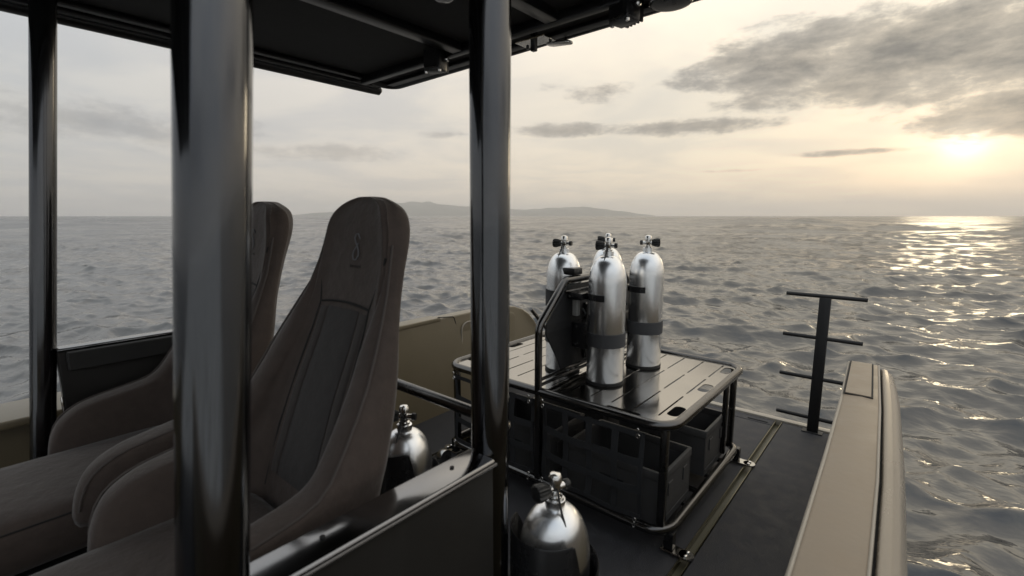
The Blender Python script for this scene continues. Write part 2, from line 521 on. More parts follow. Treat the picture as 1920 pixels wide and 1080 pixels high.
# ------------------------------------------------------------------ boat hull, deck and gunwales
DK = -1.38
Z_GUN = -.72
IN = [(-3, -.115), (.4, -.120), (1.02, -.131), (1.67, -.147), (2.26, -.167), (2.82, -.193), (3.0, -.203)]
GR = [(-3, .012), (.4, .008), (1.13, -.001), (1.585, -.011), (2.2, -.036), (2.81, -.070), (3.0, -.082)]
OU = [(-3, .074), (.4, .068), (1.2, .058), (1.77, .043), (2.4, .017), (2.8, -.011), (3.0, -.025)]
stations = [-3 + .25 * i for i in range(14)] + [.5 + .12 * i for i in range(20)] + [2.86]

boat = thing('boat', 'taupe and olive open boat with charcoal deck and rounded gunwales', 'boat', (-1.31, 0, DK))


def deck_panel(x0, x1, y0, y1):
    return MB().box(x0, x1, y0, y1, DK - .03, DK, .004, 1)


YS = 3.50
deck = deck_panel(-1.992, -.612, -3, 3.40).build('deck', 'deck', boat)
deck_panel(-1.992, -.612, 3.406, YS).build('deck_panel', 'deck', boat)
deck_panel(-.568, -.13, -3, YS).build('deck_panel', 'deck', boat)
deck_panel(-2.465, -2.036, -3, YS).build('deck_panel', 'deck', boat)
for xc in (-.59, -2.014):
    tr = MB().box(xc - .0205, xc + .0205, -3, YS - .002, DK - .050, DK - .026).build('deck_track', 'track_floor', boat)
    for sx in (-1, 1):
        MB().box(xc + sx * .0188 - .0018, xc + sx * .0188 + .0018, -3, YS - .002, DK - .025, DK + .004, .0008, 1).build('track_lip', 'track', tr)
# small hatch grip on the aft deck panel
MB().box(-.77, -.645, 3.425, 3.437, DK, DK + .004, .002, 1).build('hatch_grip', 'groove', boat)
# stern sill
MB().box(-2.46, -.16, YS + .001, YS + .055, DK - .06, DK + .012, .006).build('stern_sill', 'edge', boat)
MB().box(-2.44, -.18, YS + .010, YS + .05, DK - .75, DK - .062, .006).build('transom', 'olive', boat)

# starboard gunwale: cap, inner wall, groove and rounded rubbing tube, swept along the side
def sweep(sec, name, m, parent, ys=stations, cap=True):
    mb = MB(); mb.loft([sec(y) for y in ys], cap=cap)
    return mb.build(name, m, parent, angle=50)


def arc(cx, cz, r, a0, a1, n):
    return [(cx + r * math.cos(R(a0 + (a1 - a0) * k / n)), cz + r * math.sin(R(a0 + (a1 - a0) * k / n))) for k in range(n + 1)]


def sec_cap(y):
    xi, xg = lerp_tab(IN, y), lerp_tab(GR, y)
    dz = 0
    pts = [(xi + .012, DK - .02)] + arc(xi + .010, Z_GUN - .012, .010, 180, 90, 4) + [((xi + xg) / 2, Z_GUN + .0015)] + arc(xg - .014, Z_GUN - .012, .010, 90, 0, 4) + [(xg - .004, Z_GUN - .09), (xi + .05, Z_GUN - .12), (xi + .05, DK - .02)]
    return [(p[0], y, p[1]) for p in pts]


gun = sweep(sec_cap, 'gunwale', 'paint', boat)


def sec_tube(y):
    xg, xo = lerp_tab(GR, y), lerp_tab(OU, y)
    w = xo - xg - .004
    fall = 0.0 if y < 2.6 else (y - 2.6) ** 2 * .25
    x0 = xg + .004
    pts = [(x0, Z_GUN - .10), (x0, Z_GUN - .012)] + arc(x0 + .012, Z_GUN - .010, .012, 180, 95, 3) + [(x0 + w * .45, Z_GUN - .002)] + arc(xo - .045, Z_GUN - .050, .045, 75, -45, 9) + [(xo - .03, Z_GUN - .13), (x0 + .01, Z_GUN - .13)]
    return [(p[0], y, p[1] - fall) for p in pts]


sweep(sec_tube, 'rubbing_tube', 'fender', gun)


def sec_edge(y):
    xi = lerp_tab(IN, y) - .0005
    return [(xi + .006 * math.cos(k * math.pi / 4) - .001, y, Z_GUN - .010 + .008 * math.sin(k * math.pi / 4)) for k in range(8)]


sweep(sec_edge, 'edge_trim', 'edge', gun)


def sec_edge2(y):
    xg = lerp_tab(GR, y) - .006
    return [(xg + .004 * math.cos(k * math.pi / 4), y, Z_GUN - .004 + .005 * math.sin(k * math.pi / 4)) for k in range(8)]


sweep(sec_edge2, 'edge_trim', 'edge', gun)


def sec_gr(y):
    xg = lerp_tab(GR, y)
    return [(xg - .004, y, Z_GUN - .02), (xg + .006, y, Z_GUN - .02), (xg + .006, y, Z_GUN - .06), (xg - .004, y, Z_GUN - .06)]


sweep(sec_gr, 'groove', 'groove', gun)
# flush lid at the aft end of the cap, with its dark joint
lid = [(lerp_tab(IN, y) + .008, y) for y in (2.31, 2.5, 2.7, 2.845)] + [(lerp_tab(GR, y) - .034, y) for y in (2.845, 2.7, 2.5, 2.31)]
jt = [(lerp_tab(IN, y) + .002, y) for y in (2.302, 2.5, 2.7, 2.853)] + [(lerp_tab(GR, y) - .027, y) for y in (2.853, 2.7, 2.5, 2.302)]
plate([jt], .003, lambda u, v, w: (u, v, Z_GUN + .0012 + w)).build('lid_joint', 'groove', gun)
plate([lid], .004, lambda u, v, w: (u, v, Z_GUN + .0032 + w)).build('cap_lid', 'paint', gun)
plate([[(-3, -1.40), (2.84, -1.40), (2.84, -.76), (-3, -.76)]], .01, lambda u, v, w: (-.085 + w, u, v)).build('hull_liner', 'olive', boat)


# hull sides with the curved drop to the stern
SIDE = [(-3, -2.3), (-3, -.735)] + [(2.45, -.735), (2.80, -.742), (2.948, -.760), (3.06, -.80), (3.16, -.866), (3.262, -.982), (3.36, -1.13), (3.44, -1.29), (3.49, -1.45), (3.50, -2.3)]
plate([SIDE], .06, lambda u, v, w: (lerp_tab(OU, u) - .10 + w - max(0, u - 2.8) * .05 - max(0, -1.0 - v) * .25, u, v), .006).build('hull_side', 'olive', boat)

# port side
SIDE_P = [(-3, -2.3), (-3, -.722)] + [(2.45, -.705), (2.78, -.714), (2.948, -.735), (3.05, -.772), (3.14, -.825), (3.215, -.895), (3.28, -.985), (3.36, -1.13), (3.44, -1.29), (3.49, -1.45), (3.50, -2.3)]
port = plate([SIDE_P], .10, lambda u, v, w: (-2.520 + w + max(0, -1.38 - v) * .2, u, v), .012, 3).build('bulwark', 'olive', boat)
PC = [(-2.335, -3), (-2.335, .4), (-2.36, .9), (-2.42, 1.4), (-2.462, 1.75), (-2.466, 2.14), (-2.575, 2.14), (-2.575, -3)]
plate([PC], .03, lambda u, v, w: (u, v, -.7185 + w + max(0, v) * .0035), .008, 2).build('gunwale_cap', 'olive', port)
MB().tube([(-2.607, -3, -.765), (-2.607, 2.45, -.755), (-2.60, 2.80, -.770), (-2.59, 2.95, -.80)], .036, 14).build('rubbing_tube', 'fender', port)
MB().box(-2.478, -2.4665, -3, 3.4, DK + .001, DK + .010, .002, 1).build('deck_trim', 'edge', port)
# seam of the stern box and recessed pocket on the inner face of the bulwark
MB().tube([(-2.4695, 2.12, -.694), (-2.4695, 2.27, -.712), (-2.4695, 2.300, -.815), (-2.4695, 2.345, -.838), (-2.4695, 2.40, -.836)], .0032, 8, .03).build('panel_seam', 'groove', port)
pk = plate([rrect(2.345, 2.95, -1.12, -.772, .07)], .014, lambda u, v, w: (-2.4665 + w, u, v), .006, 3).build('locker_door', 'olive', port)
MB().tube([(-2.455, 2.33, -1.12), (-2.455, 2.33, -.77), (-2.455, 2.50, -.765)], .005, 8, .06).build('door_gasket', 'edge', port)
# black grab rod at the port stern corner
MB().tube([(-2.42, 3.10, -.775), (-2.42, 3.34, -1.00)], .016, 12).lathe([(.03, 0), (.03, .02), (.016, .03)], (-2.42, 3.34, -1.03), 14).tube([(-2.42, 3.34, -1.0), (-2.42, 3.40, DK)], .014, 10).build('grab_rod', 'tube', boat)

# ------------------------------------------------------------------ canopy with posts and side panels
can = thing('canopy', 'black boat canopy on dark polished posts with half height side panels', 'canopy', (-1.43, .5, DK))
for (x, y, d, rk) in ((-.718, .231, .0455, .084), (-.733, .7885, .0450, .010), (-2.16, .2034, .0330, .106), (-2.15, .690, .033, .084)):
    p = MB().tube([(x, y + rk * zz, zz) for zz in (DK, -.9, -.45, 0, .36, .72)], d, 40).build('post', 'post', can, angle=60)
    MB().lathe([(d + .03, DK), (d + .03, DK + .012), (d + .012, DK + .022), (d + .0008, DK + .05)], (x, y + rk * DK, 0), 32).build('post_foot', 'tube', p)

# roof
ZR = .715
rp = MB().box(-2.31, -.54, -2.6, 1.66, ZR, ZR + .05, .01).build('roof_panel', 'roof', can)
MB().tube([(-2.375, -2.6, .695), (-2.375, 1.60, .695), (-2.375, 1.648, .695), (-2.372, 1.662, .697)], [.0265, .0265, .0255, .012], 18).build('edge_tube', 'rooftube', can)
MB().box(-2.348, -2.312, -2.6, 1.62, .690, .735, .006).build('edge_rail', 'rooftube', can)
MB().tube([(-2.30, 1.55, .715), (-2.30, 1.690, .712), (-.50, 1.662, .716), (-.50, -2.6, .716)], .0225, 16, .07).build('edge_tube', 'rooftube', can)
MB().box(-2.26, -.55, 1.618, 1.662, .696, .714, .005).build('edge_rail', 'rooftube', can)
MB().box(-2.28, -.55, 1.470, 1.505, .676, .714, .006).build('cross_beam', 'rooftube', can)
for x in (-1.545, -1.06):
    MB().box(x - .028, x + .028, -2.6, 1.468, .678, .714, .006).build('roof_beam', 'rooftube', can)
MB().box(-2.27, -2.235, -2.6, 1.466, .694, .714, .004).build('roof_beam', 'rooftube', can)
# hinged bracket under the aft edge
bk = MB().box(-1.275, -1.135, 1.520, 1.600, .668, .676, .002, 1).build('bracket_plate', 'chrome', can)
MB().box(-1.225, -1.203, 1.553, 1.575, .638, .712, .003, 1).build('bracket_pin', 'rooftube', bk)
plate([rrect(-1.155, -1.045, 1.553, 1.597, .02)], .008, lambda u, v, w: (u, v, .652 + w + (u + 1.155) * -.12), .002).build('lever', 'steel', bk)
for dx in (-1.262, -1.150):
    MB().lathe([(.006, .660), (.006, .668)], (dx, 1.585, 0), 10).build('bolt', 'rooftube', bk)
MB().tube([(-1.13, 1.66, .700), (-1.13, 1.66, .676), (-1.115, 1.67, .672)], .005, 8, .008).build('hook', 'rooftube', can)

# side panels between the posts
for (x0, x1, y0, y1, zt, side) in ((-.764, -.680, .225, .745, -.546, 1), (-2.185, -2.125, .185, .64, -.435, -1)):
    sp = MB().box(x0 + .006, x1 - .006, y0, y1, DK + .001, zt - .012, .004, 1).build('side_panel', 'panel', can)
    MB().box(x0, x1, y0, y1, zt - .0115, zt, .006, 3).build('ledge', 'ledge', sp)
    if side == 1:
        MB().tube([(x1 + .001, y0, zt - .012), (x1 + .001, y1, zt - .012)], .0042, 10).build('edge_bead', 'tube', sp)
        for yy in (.355, .655):
            MB().lathe([(.005, zt + .0005), (.005, zt + .0025), (.003, zt + .003)], (-.728, yy, 0), 12).build('screw', 'black', sp)
    else:
        MB().box(x1 + .001, x1 + .03, y0 + .02, y1 - .02, zt - .075, zt - .012, .004, 1).build('sill_rail', 'rubber', sp)
        MB().tube([(x1 + .012, y0 - .005, zt - .16), (x1 + .02, y0 - .005, zt - .20), (x1 + .012, y0 - .005, zt - .27)], .004, 8).build('latch', 'chrome', sp)
MB().tube([(-2.12, .855, -.520), (-.735, .855, -.520), (-.735, .80, -.520)], .0165, 16, .03).build('grab_rail', 'tube', can)


# ------------------------------------------------------------------ lamps under the canopy
def flood_light(x, y, z, rz, label):
    f = thing('flood_light', label, 'light', (x, y, z), 'flood lights under the aft canopy edge')
    body = MB().box(x - .034, x + .034, y - .030, y + .022, z - .088, z - .012, .008).build('housing', 'blackgloss', f)
    for k in range(5):
        MB().box(x - .030 + k * .0125, x - .024 + k * .0125, y + .0225, y + .040, z - .082, z - .018, .001, 1).build('cooling_fin', 'blackgloss', body)
    MB().box(x - .028, x + .028, y - .036, y - .0305, z - .082, z - .018, .003, 1).build('lens', 'blackgloss', f)
    MB().tube([(x - .040, y, z - .05), (x - .040, y, z + .01), (x + .040, y, z + .01), (x + .040, y, z - .05)], .0045, 8, .008).build('bracket', 'chrome', f)
    for s in (-1, 1):
        MB().lathe([(.009, -.004), (.009, .004), (.005, .008)], (x + s * .042, y, z - .05), 12, 'x').build('bolt', 'chrome', f)
        MB().lathe([(.005, -.092), (.006, -.086)], (x + s * .027, y - .02, z), 10).build('screw', 'chrome', f)
    MB().lathe([(.02, .011), (.02, .020)], (x, y, z), 14).build('mount', 'rooftube', f)
    f.rotation_euler[2] = rz; f.scale = (1.25, 1.25, 1.25)
    return f


flood_light(-1.650, 1.440, .722, .25, 'small black square flood light under canopy corner left of the aft post')
flood_light(-.800, 1.520, .735, -.3, 'small black flood light under canopy edge above the open sky')
d = thing('ceiling_lamp', 'round clear lamp on black canopy ceiling beside the aft post', 'lamp', (-1.222, 1.115, .715))
MB().lathe([(.001, .676), (.020, .677), (.030, .683), (.034, .692), (.034, .702)], (-1.222, 1.105, 0), 32).build('lens', 'lens', d)
MB().lathe([(.040, .700), (.040, .7145)], (-1.222, 1.105, 0), 32).build('base_ring', 'blackgloss', d)
d = thing('ceiling_speaker', 'large round dark disc with pale rim under canopy edge at picture top', 'speaker', (-.66, 1.52, .715))
MB().lathe([(.001, .640), (.040, .641), (.058, .646), (.062, .654), (.062, .712)], (-.648, 1.520, 0), 40).build('housing', 'blackgloss', d)
MB().lathe([(.0625, .648), (.066, .652), (.066, .660), (.0625, .664)], (-.648, 1.520, 0), 40, cap=False).build('rim', 'steel', d)


# ------------------------------------------------------------------ helm seats
def make_seat():
    c = -1.115
    s = thing('helm_seat', '', 'seat', (c, .45, DK), 'helm seats side by side')
    # heights with: yc front centre, yl leading edge of the wing, yb back, half width
    YC = [(-.74, .458), (-.62, .490), (-.45, .552), (-.30, .618), (-.215, .648), (-.10, .676), (.0, .692), (.06, .714)]
    YL = [(-.80, .110), (-.74, .116), (-.70, .122), (-.66, .136), (-.635, .152), (-.612, .180), (-.597, .215), (-.588, .258), (-.581, .300), (-.574, .345), (-.565, .385), (-.548, .415), (-.517, .440), (-.395, .520), (-.256, .598),
          (-.17, .645), (-.08, .674), (.0, .693), (.06, .72)]
    YB = [(-.80, .52), (-.577, .580), (-.427, .628), (-.268, .672), (-.147, .722), (-.05, .764), (.02, .775), (.06, .765)]
    W = [(-.80, .262), (-.62, .272), (-.55, .274), (-.45, .264), (-.35, .246), (-.26, .218), (-.20, .192), (-.14, .174), (-.08, .164), (-.03, .152), (0, .139), (.022, .118), (.036, .092), (.046, .058), (.050, .02)]
    lv = [-.80, -.74, -.70, -.66, -.635, -.618, -.606, -.597, -.589, -.582, -.575, -.567, -.557, -.54, -.51, -.47, -.43, -.39, -.35, -.31, -.27, -.238, -.205, -.17, -.135, -.10, -.06, -.03, -.005, .016, .031, .042, .048, .051]
    rings = []
    for z in lv:
        yc, yl, yb, w = lerp_tab(YC, z), lerp_tab(YL, z), lerp_tab(YB, z), lerp_tab(W, z)
        if z > .0:
            k = (z / .051) ** 2
            mid = .728; yc = yc + (mid - yc) * k * .7; yb = yb + (mid - yb) * k * .7; yl = yc
        t = min(.082, w * .34) * lerp_tab([(-.30, 1), (-.12, .35)], z)
        wi = w - t
        yl2 = min(yl, yc - .004) if z <= 0 else yc
        half = [(0, yc), (wi * .30, yc), (wi * .60, yc), (wi * .86, yc - .004), (wi - .002, min(yc - .012, yc * .8 + yl2 * .2)), (wi + .000, (yc + yl2) / 2), (wi + .002, yl2 + .022 if yl2 + .022 < yc else yc - .003),
                (wi + .010, yl2 + .006), (wi + t * .5, yl2), (w - .010, yl2 + .006), (w, yl2 + .024), (w + .004, yl2 * .6 + yb * .4), (w + .002, yl2 * .25 + yb * .75), (w - .006, yb - .022), (w - .022, yb - .004), (w * .6, yb + .022), (w * .3, yb + .032)]
        full = [(c + x, y, z) for (x, y) in half] + [(c, yb + .036, z)] + [(c - x, y, z) for (x, y) in reversed(half[1:])]
        rings.append(full)
    sh = MB().loft(rings, cap=True).build('shell', 'fabric', s, angle=180, sub=1)

    def front(z, x):
        w = lerp_tab(W, z); wi = w - min(.055, w * .34)
        return lerp_tab(YC, z)

    def patch(name, m, x0, x1, z0, z1, off, taper=0.0, nx=8, nz=14, parent=s):
        rows = []
        for j in range(nz + 1):
            z = z0 + (z1 - z0) * j / nz
            tt = taper * (1 - j / nz)
            row = []
            for i in range(nx + 1):
                u = i / nx
                x = (x0 - (tt if x0 < 0 else -tt)) * (1 - u) + (x1 + (tt if x1 > 0 else -tt)) * u
                e = min(1, min(u, 1 - u) * nx / 1.2, min(j, nz - j) / 1.0)
                row.append((c + x, lerp_tab(YC, z) - off * (.35 + .65 * e), z))
            rows.append(row)
        mb = MB().loft(rows, closed_v=False)
        return mb.build(name, m, parent, angle=180)

    # the raised pads on the front of the back
    patch('centre_pad', 'insert', -.072, .072, -.66, -.236, .007, .012)
    patch('side_pad', 'strip', .077, .110, -.66, -.240, .006, .012, 6)
    patch('side_pad', 'strip', -.110, -.077, -.66, -.240, .006, .012, 6)
    sm = []
    for sx in (-1, 1):
        pts = [(c + sx * x, lerp_tab(YC, z) - dy, z) for x, z, dy in ((.136, -.70, .003), (.134, -.55, .003), (.127, -.40, .003), (.119, -.28, .003), (.115, -.230, .003), (.126, -.19, .003), (.139, -.150, .004), (.150, -.10, .006))]
        MB().tube(pts, .0028, 8).build('seam', 'seam', s)
    MB().tube([(c + x, lerp_tab(YC, -.222) - .004, -.229 + .010 * (1 - (x / .115) ** 2)) for x in [-.115 + .02875 * i for i in range(9)]], .0030, 8).build('seam', 'seam', s)
    for sx in (-1, 1):
        zs = [-.72, -.69, -.66, -.635, -.618, -.604, -.594, -.586, -.578, -.570, -.557, -.53, -.48, -.42, -.36, -.30, -.24, -.18, -.12, -.07]
        MB().tube([(c + sx * (lerp_tab(W, z) - .004), lerp_tab(YL, z) + .009, z) for z in zs], .0030, 8).build('edge_piping', 'piping', s)
    # emblem: looped figure and a line of tiny lettering, stitched on the headrest
    q = [(.016, .046), (.012, .052), (.006, .062), (-.004, .060), (-.009, .048), (-.003, .034), (.006, .020), (.013, .004), (.014, -.012), (.006, -.026), (-.006, -.026), (-.012, -.012), (-.009, .002), (-.001, .014), (.008, .030)]
    z0 = -.092
    pts = [(c + .012 + x * 1.0, lerp_tab(YC, z0 + z * .75) - .0025, z0 + z * .75) for x, z in q]
    MB().tube(pts, .0019, 6, .004).build('emblem', 'thread', s)
    em = MB()
    for i in range(6):
        x = c - .004 + i * .0082; z = -.128
        em.box(x, x + .0010, lerp_tab(YC, z) - .0035, lerp_tab(YC, z) - .0015, z - .003, z + .003)
        em.box(x + .0032, x + .0042, lerp_tab(YC, z) - .0035, lerp_tab(YC, z) - .0015, z - .003, z + .003)
        em.box(x + .0010, x + .0032, lerp_tab(YC, z) - .0035, lerp_tab(YC, z) - .0015, z - .0005, z + .0006)
    em.build('emblem_lettering', 'strip', s)
    # seat cushion
    def cushion_ring(y):
        e = 0
        if y < -.30: e = ((-.30 - y) / .09) ** 2 * .05
        zt = -.715 - e; zb = -.865 + e * .6
        hw = .215 - e * .5
        pts = [(0, zt + .006), (.07, zt + .006), (.14, zt + .003), (hw - .03, zt - .002), (hw - .006, zt - .016), (hw, zt - .05), (hw, zb + .03), (hw - .02, zb), (0, zb)]
        return [(c + x, y, z) for x, z in pts] + [(c - x, y, z) for x, z in reversed(pts[1:-1])]
    ys = [-.388, -.375, -.35, -.32, -.28, -.2, -.1, 0, .1, .2, .3, .4, .46]
    cu = MB().loft([cushion_ring(y) for y in ys], cap=True).build('cushion', 'fabric', s, angle=180, sub=1)
    MB().tube([(c + .211, y, -.737) for y in (-.30, -.1, .1, .3, .42)], .0022, 6).build('seam', 'seam', cu)
    MB().tube([(c - .211, y, -.737) for y in (-.30, -.1, .1, .3, .42)], .0022, 6).build('seam', 'seam', cu)
    MB().box(c - .23, c + .23, -.30, .50, -.94, -.868, .015).build('seat_frame', 'black', s)
    MB().lathe([(.16, DK), (.16, DK + .015), (.06, DK + .03), (.055, -.945)], (c, .12, 0), 28).build('pedestal', 'tube', s)
    return s


seat = make_seat()
seat['label'] = 'taupe grey helm seat with stitched emblem nearest the aft post'
seat2 = copy_tree(seat)
place(seat2, (-1.765, .45, DK), 'taupe grey helm seat half hidden behind the nearest thick post')

# ------------------------------------------------------------------ cargo rack
X0, X1, Y0, Y1 = -1.955, -.662, 1.745, 2.765
ZT, ZB = -.832, -1.290
rack = thing('cargo_rack', 'low black tube framed deck table with slotted polished top', 'table', (-1.31, 2.25, DK))
MB().tube([(X0, Y0, ZT), (X1, Y0, ZT), (X1, Y1, ZT), (X0, Y1, ZT)], .0205, 16, .095, True).build('top_tube', 'steel_dark' if 'steel_dark' in M else 'tube', rack)
MB().tube([(X0, Y0, ZB), (X1, Y0, ZB), (X1, Y1, ZB), (X0, Y1, ZB)], .0205, 16, .095, True).build('bottom_tube', 'tube', rack)
holes = []
for k in range(11):
    x = -.752 - .1095 * k
    for (a, b) in ((1.836, 2.112), (2.156, 2.420), (2.464, 2.713)):
        holes.append(rrect(x - .0042, x + .0042, a, b, .003, 2))
for y in (1.925, 2.29, 2.63):
    holes.append(rrect(-.735, -.684 - .001, y - .06, y + .06, .022, 5))
    holes.append(rrect(-1.932, -1.884, y - .06, y + .06, .022, 5))
for x in (-.89, -1.73):
    holes.append(rrect(x - .08, x + .08, 1.768, 1.800, .012, 4))
    holes.append(rrect(x - .08, x + .08, 2.735 - .025, 2.735, .0115, 4)) if False else None
holes = [h_ for h_ in holes if h_]
top = plate([rrect(X0 + .004, X1 - .004, Y0 + .004, Y1 - .004, .09, 6)] + holes, .004, lambda u, v, w: (u, v, ZT + .004 + w))
top.build('table_top', 'top', rack, angle=20)
for x in (X0 + .035, X1 - .0):
    for y in (Y0 + .0, Y1 - .0):
        xx = x if x < -1 else x - .035
        yy = y + .035 if y < 2 else y - .035
        MB().box(xx - .0155, xx + .0155, yy - .0155, yy + .0155, ZB, ZT, .005).build('leg', 'tube', rack)
MB().box(-1.31 - .016, -1.31 + .016, Y0 - .016, Y0 + .016, ZB, ZT, .005).build('leg', 'tube', rack)
MB().box(X1 - .052, X1 - .026, 2.60, 2.626, ZB, ZT, .005).build('leg', 'tube', rack)
MB().box(-1.31 - .016, -1.31 + .016, Y1 - .016, Y1 + .016, ZB, ZT, .005).build('leg', 'tube', rack)
for y in (1.87, 2.08, 2.22, 2.40, 2.60):
    MB().box(X0 + .015, X1 - .015, y - .013, y + .013, -1.338, -1.318, .004, 1).build('shelf_bar', 'tube', rack)
for x in (X0, X1):
    MB().box(x - .012, x + .012, Y0 + .04, Y1 - .04, -1.3165, -1.306, .002, 1).build('shelf_rail', 'tube', rack)
# feet with clamp plates reaching over to the deck tracks
for (fx, tx) in ((X1, -.59), (X0, -2.014)):
    for fy in (Y0 + .05, Y1 - .02):
        s = 1 if tx > fx else -1
        ft = MB().box(min(fx - s * .03, tx), max(fx - s * .03, tx), fy - .030, fy + .030, DK + .006, DK + .014, .003, 1)
        ft.lathe([(.030, DK + .006), (.030, DK + .014)], (tx, fy, 0), 24)
        fo = ft.build('foot_plate', 'steel', rack)
        MB().box(fx - .02, fx + .02, fy - .02, fy + .02, DK + .0145, ZB - .004, .004, 1).build('foot_block', 'blackgloss', fo)
        for dy in (-.014, .014):
            MB().lathe([(.0075, DK + .0142), (.0075, DK + .020), (.004, DK + .022)], (tx, fy + dy, 0), 12).build('bolt', 'chrome', fo)
# rolled tube eye at the near port corner
ey = thing('tie_down_roller', 'small chrome and black roller fixed to deck beside the rack corner', 'roller', (-1.93, 1.70, DK))
MB().lathe([(.018, -.018), (.040, -.018), (.043, 0), (.040, .018), (.018, .018)], (-1.905, 1.655, DK + .046), 28, 'x').build('wheel', 'steel', ey)
MB().lathe([(.014, -.021), (.014, .021)], (-1.905, 1.655, DK + .046), 16, 'x').build('axle', 'rubber', ey)
MB().box(-2.02, -1.88, 1.61, 1.70, DK + .001, DK + .005, .001, 1).build('base_plate', 'blackgloss', ey)

# ------------------------------------------------------------------ tank rack on the table
XR = -1.312
tr = thing('tank_rack', 'black upright tank rack with bent tube frame across table centre', 'rack', (XR, 2.25, ZT + .006))
MB().tube([(XR, Y0 - .004, ZT), (XR, Y0 - .004, -.515), (XR, 1.955, -.318), (XR, 2.555, -.318), (XR, Y1 + .004, -.515), (XR, Y1 + .004, ZT)], .0180, 16, .07).build('frame_tube', 'tube', tr)
PL = [(1.795, -.56), (1.80, -.515), (1.975, -.345), (2.535, -.345), (2.71, -.515), (2.71, -.56), (2.62, -.70), (2.58, -.775), (2.44, -.790), (2.07, -.790), (1.93, -.775), (1.89, -.70)]
plate([[(p.x, p.y) for p in fillet([(a, b, 0) for a, b in PL], .02, 3, True)]], .010, lambda u, v, w: (XR + w, u, v), .002).build('back_plate', 'plate', tr)
for z in (-.802, -.775):
    MB().tube([(XR + .004, Y0 + .01, z), (XR + .004, Y1 - .01, z)], .009, 10).build('cross_tube', 'tube', tr)
MB().tube([(XR + .013, 1.94, -.372), (XR + .013, 2.57, -.372)], .007, 10).build('cross_tube', 'tube', tr)
for yc, s in ((2.065, 1), (2.440, 1)):
    if True:
        xs = XR + s * .006
        # moulded tank saddle with two bolts
        b = MB().box(min(xs, xs + s * .055), max(xs, xs + s * .095), yc - .052, yc + .052, -.668, -.535, .008).build('saddle', 'blackgloss', tr)
        for (by, bz) in ((yc - .058, -.555), (yc - .058, -.645)):
            MB().lathe([(.006, -.004), (.006, .004), (.003, .006)], (xs + s * .030, by + .004, bz), 10, 'y').build('bolt', 'chrome', b)
        # upper arm and finger that reaches round the cylinder
        a = MB().box(min(xs, xs + s * .045), max(xs, xs + s * .085), yc - .100, yc + .02, -.412, -.376, .008).build('arm', 'blackgloss', tr)
        MB().lathe([(.0065, -.004), (.0065, .004), (.003, .006)], (xs + s * .022, yc - .104, -.394), 10, 'y').build('bolt', 'chrome', a)
        MB().box(min(xs + s * .01, xs + s * .04), max(xs + s * .01, xs + s * .04), yc - .066, yc - .036, -.500, -.414, .004, 1).build('spacer', 'pale', tr)
        MB().box(min(xs, xs + s * .02), max(xs, xs + s * .02), yc + .052, yc + .07, -.75, -.45, .004, 1).build('rail', 'tube', tr)
MB().box(XR - .10, XR + .012, 2.02, 2.10, -.298, -.262, .006).build('clamp_block', 'blackgloss', tr)

TK = [(-1.136, 2.065, 'silver scuba tank at the front of the rack nearest the camera'),
      (-1.104, 2.440, 'silver scuba tank standing on rack table, rightmost of the group'),
      (-1.414, 2.095, 'silver scuba tank behind the rack frame, leftmost on the table'),
      (-1.414, 2.562, 'silver scuba tank mostly hidden behind the front tank, only shoulder showing')]
TR = .092


def bandring(x, y, z0, z1, r, a0, a1, n=28, th=.0035):
    rings = []
    for k in range(n + 1):
        a = R(a0 + (a1 - a0) * k / n)
        ca, sa = math.cos(a), math.sin(a)
        rings.append([(x + ca * r, y + sa * r, z0), (x + ca * (r + th), y + sa * (r + th), z0), (x + ca * (r + th), y + sa * (r + th), z1), (x + ca * r, y + sa * r, z1)])
    return MB().loft(rings, cap=True)


for (x, y, lb) in TK:
    s = 1 if x > XR else -1
    mid = 0 if s > 0 else 180
    if s > 0:
        bandring(x, y, -.634, -.568, TR + .001, mid - 168, mid + 168).build('strap', 'band', tr)
    else:
        bandring(x, y, -.475, -.385, TR + .001, mid - 168, mid + 168).build('strap', 'band', tr)
        bandring(x, y, -.668, -.600, TR + .001, mid - 168, mid + 168).build('strap', 'band', tr)
    z = -.388 if s > 0 else -.33
    if s > 0: bandring(x, y, -.406, -.374, TR + .001, -190, -68, 20, .006).build('arm_finger', 'blackgloss', tr)
    MB().tube([(x - s * .085, y - .085, -.40 - .09), (x - s * .06, y - .10, -.47), (x - s * .085, y - .085, -.45)], .005, 8).build('strap_loop', 'rubber', tr)


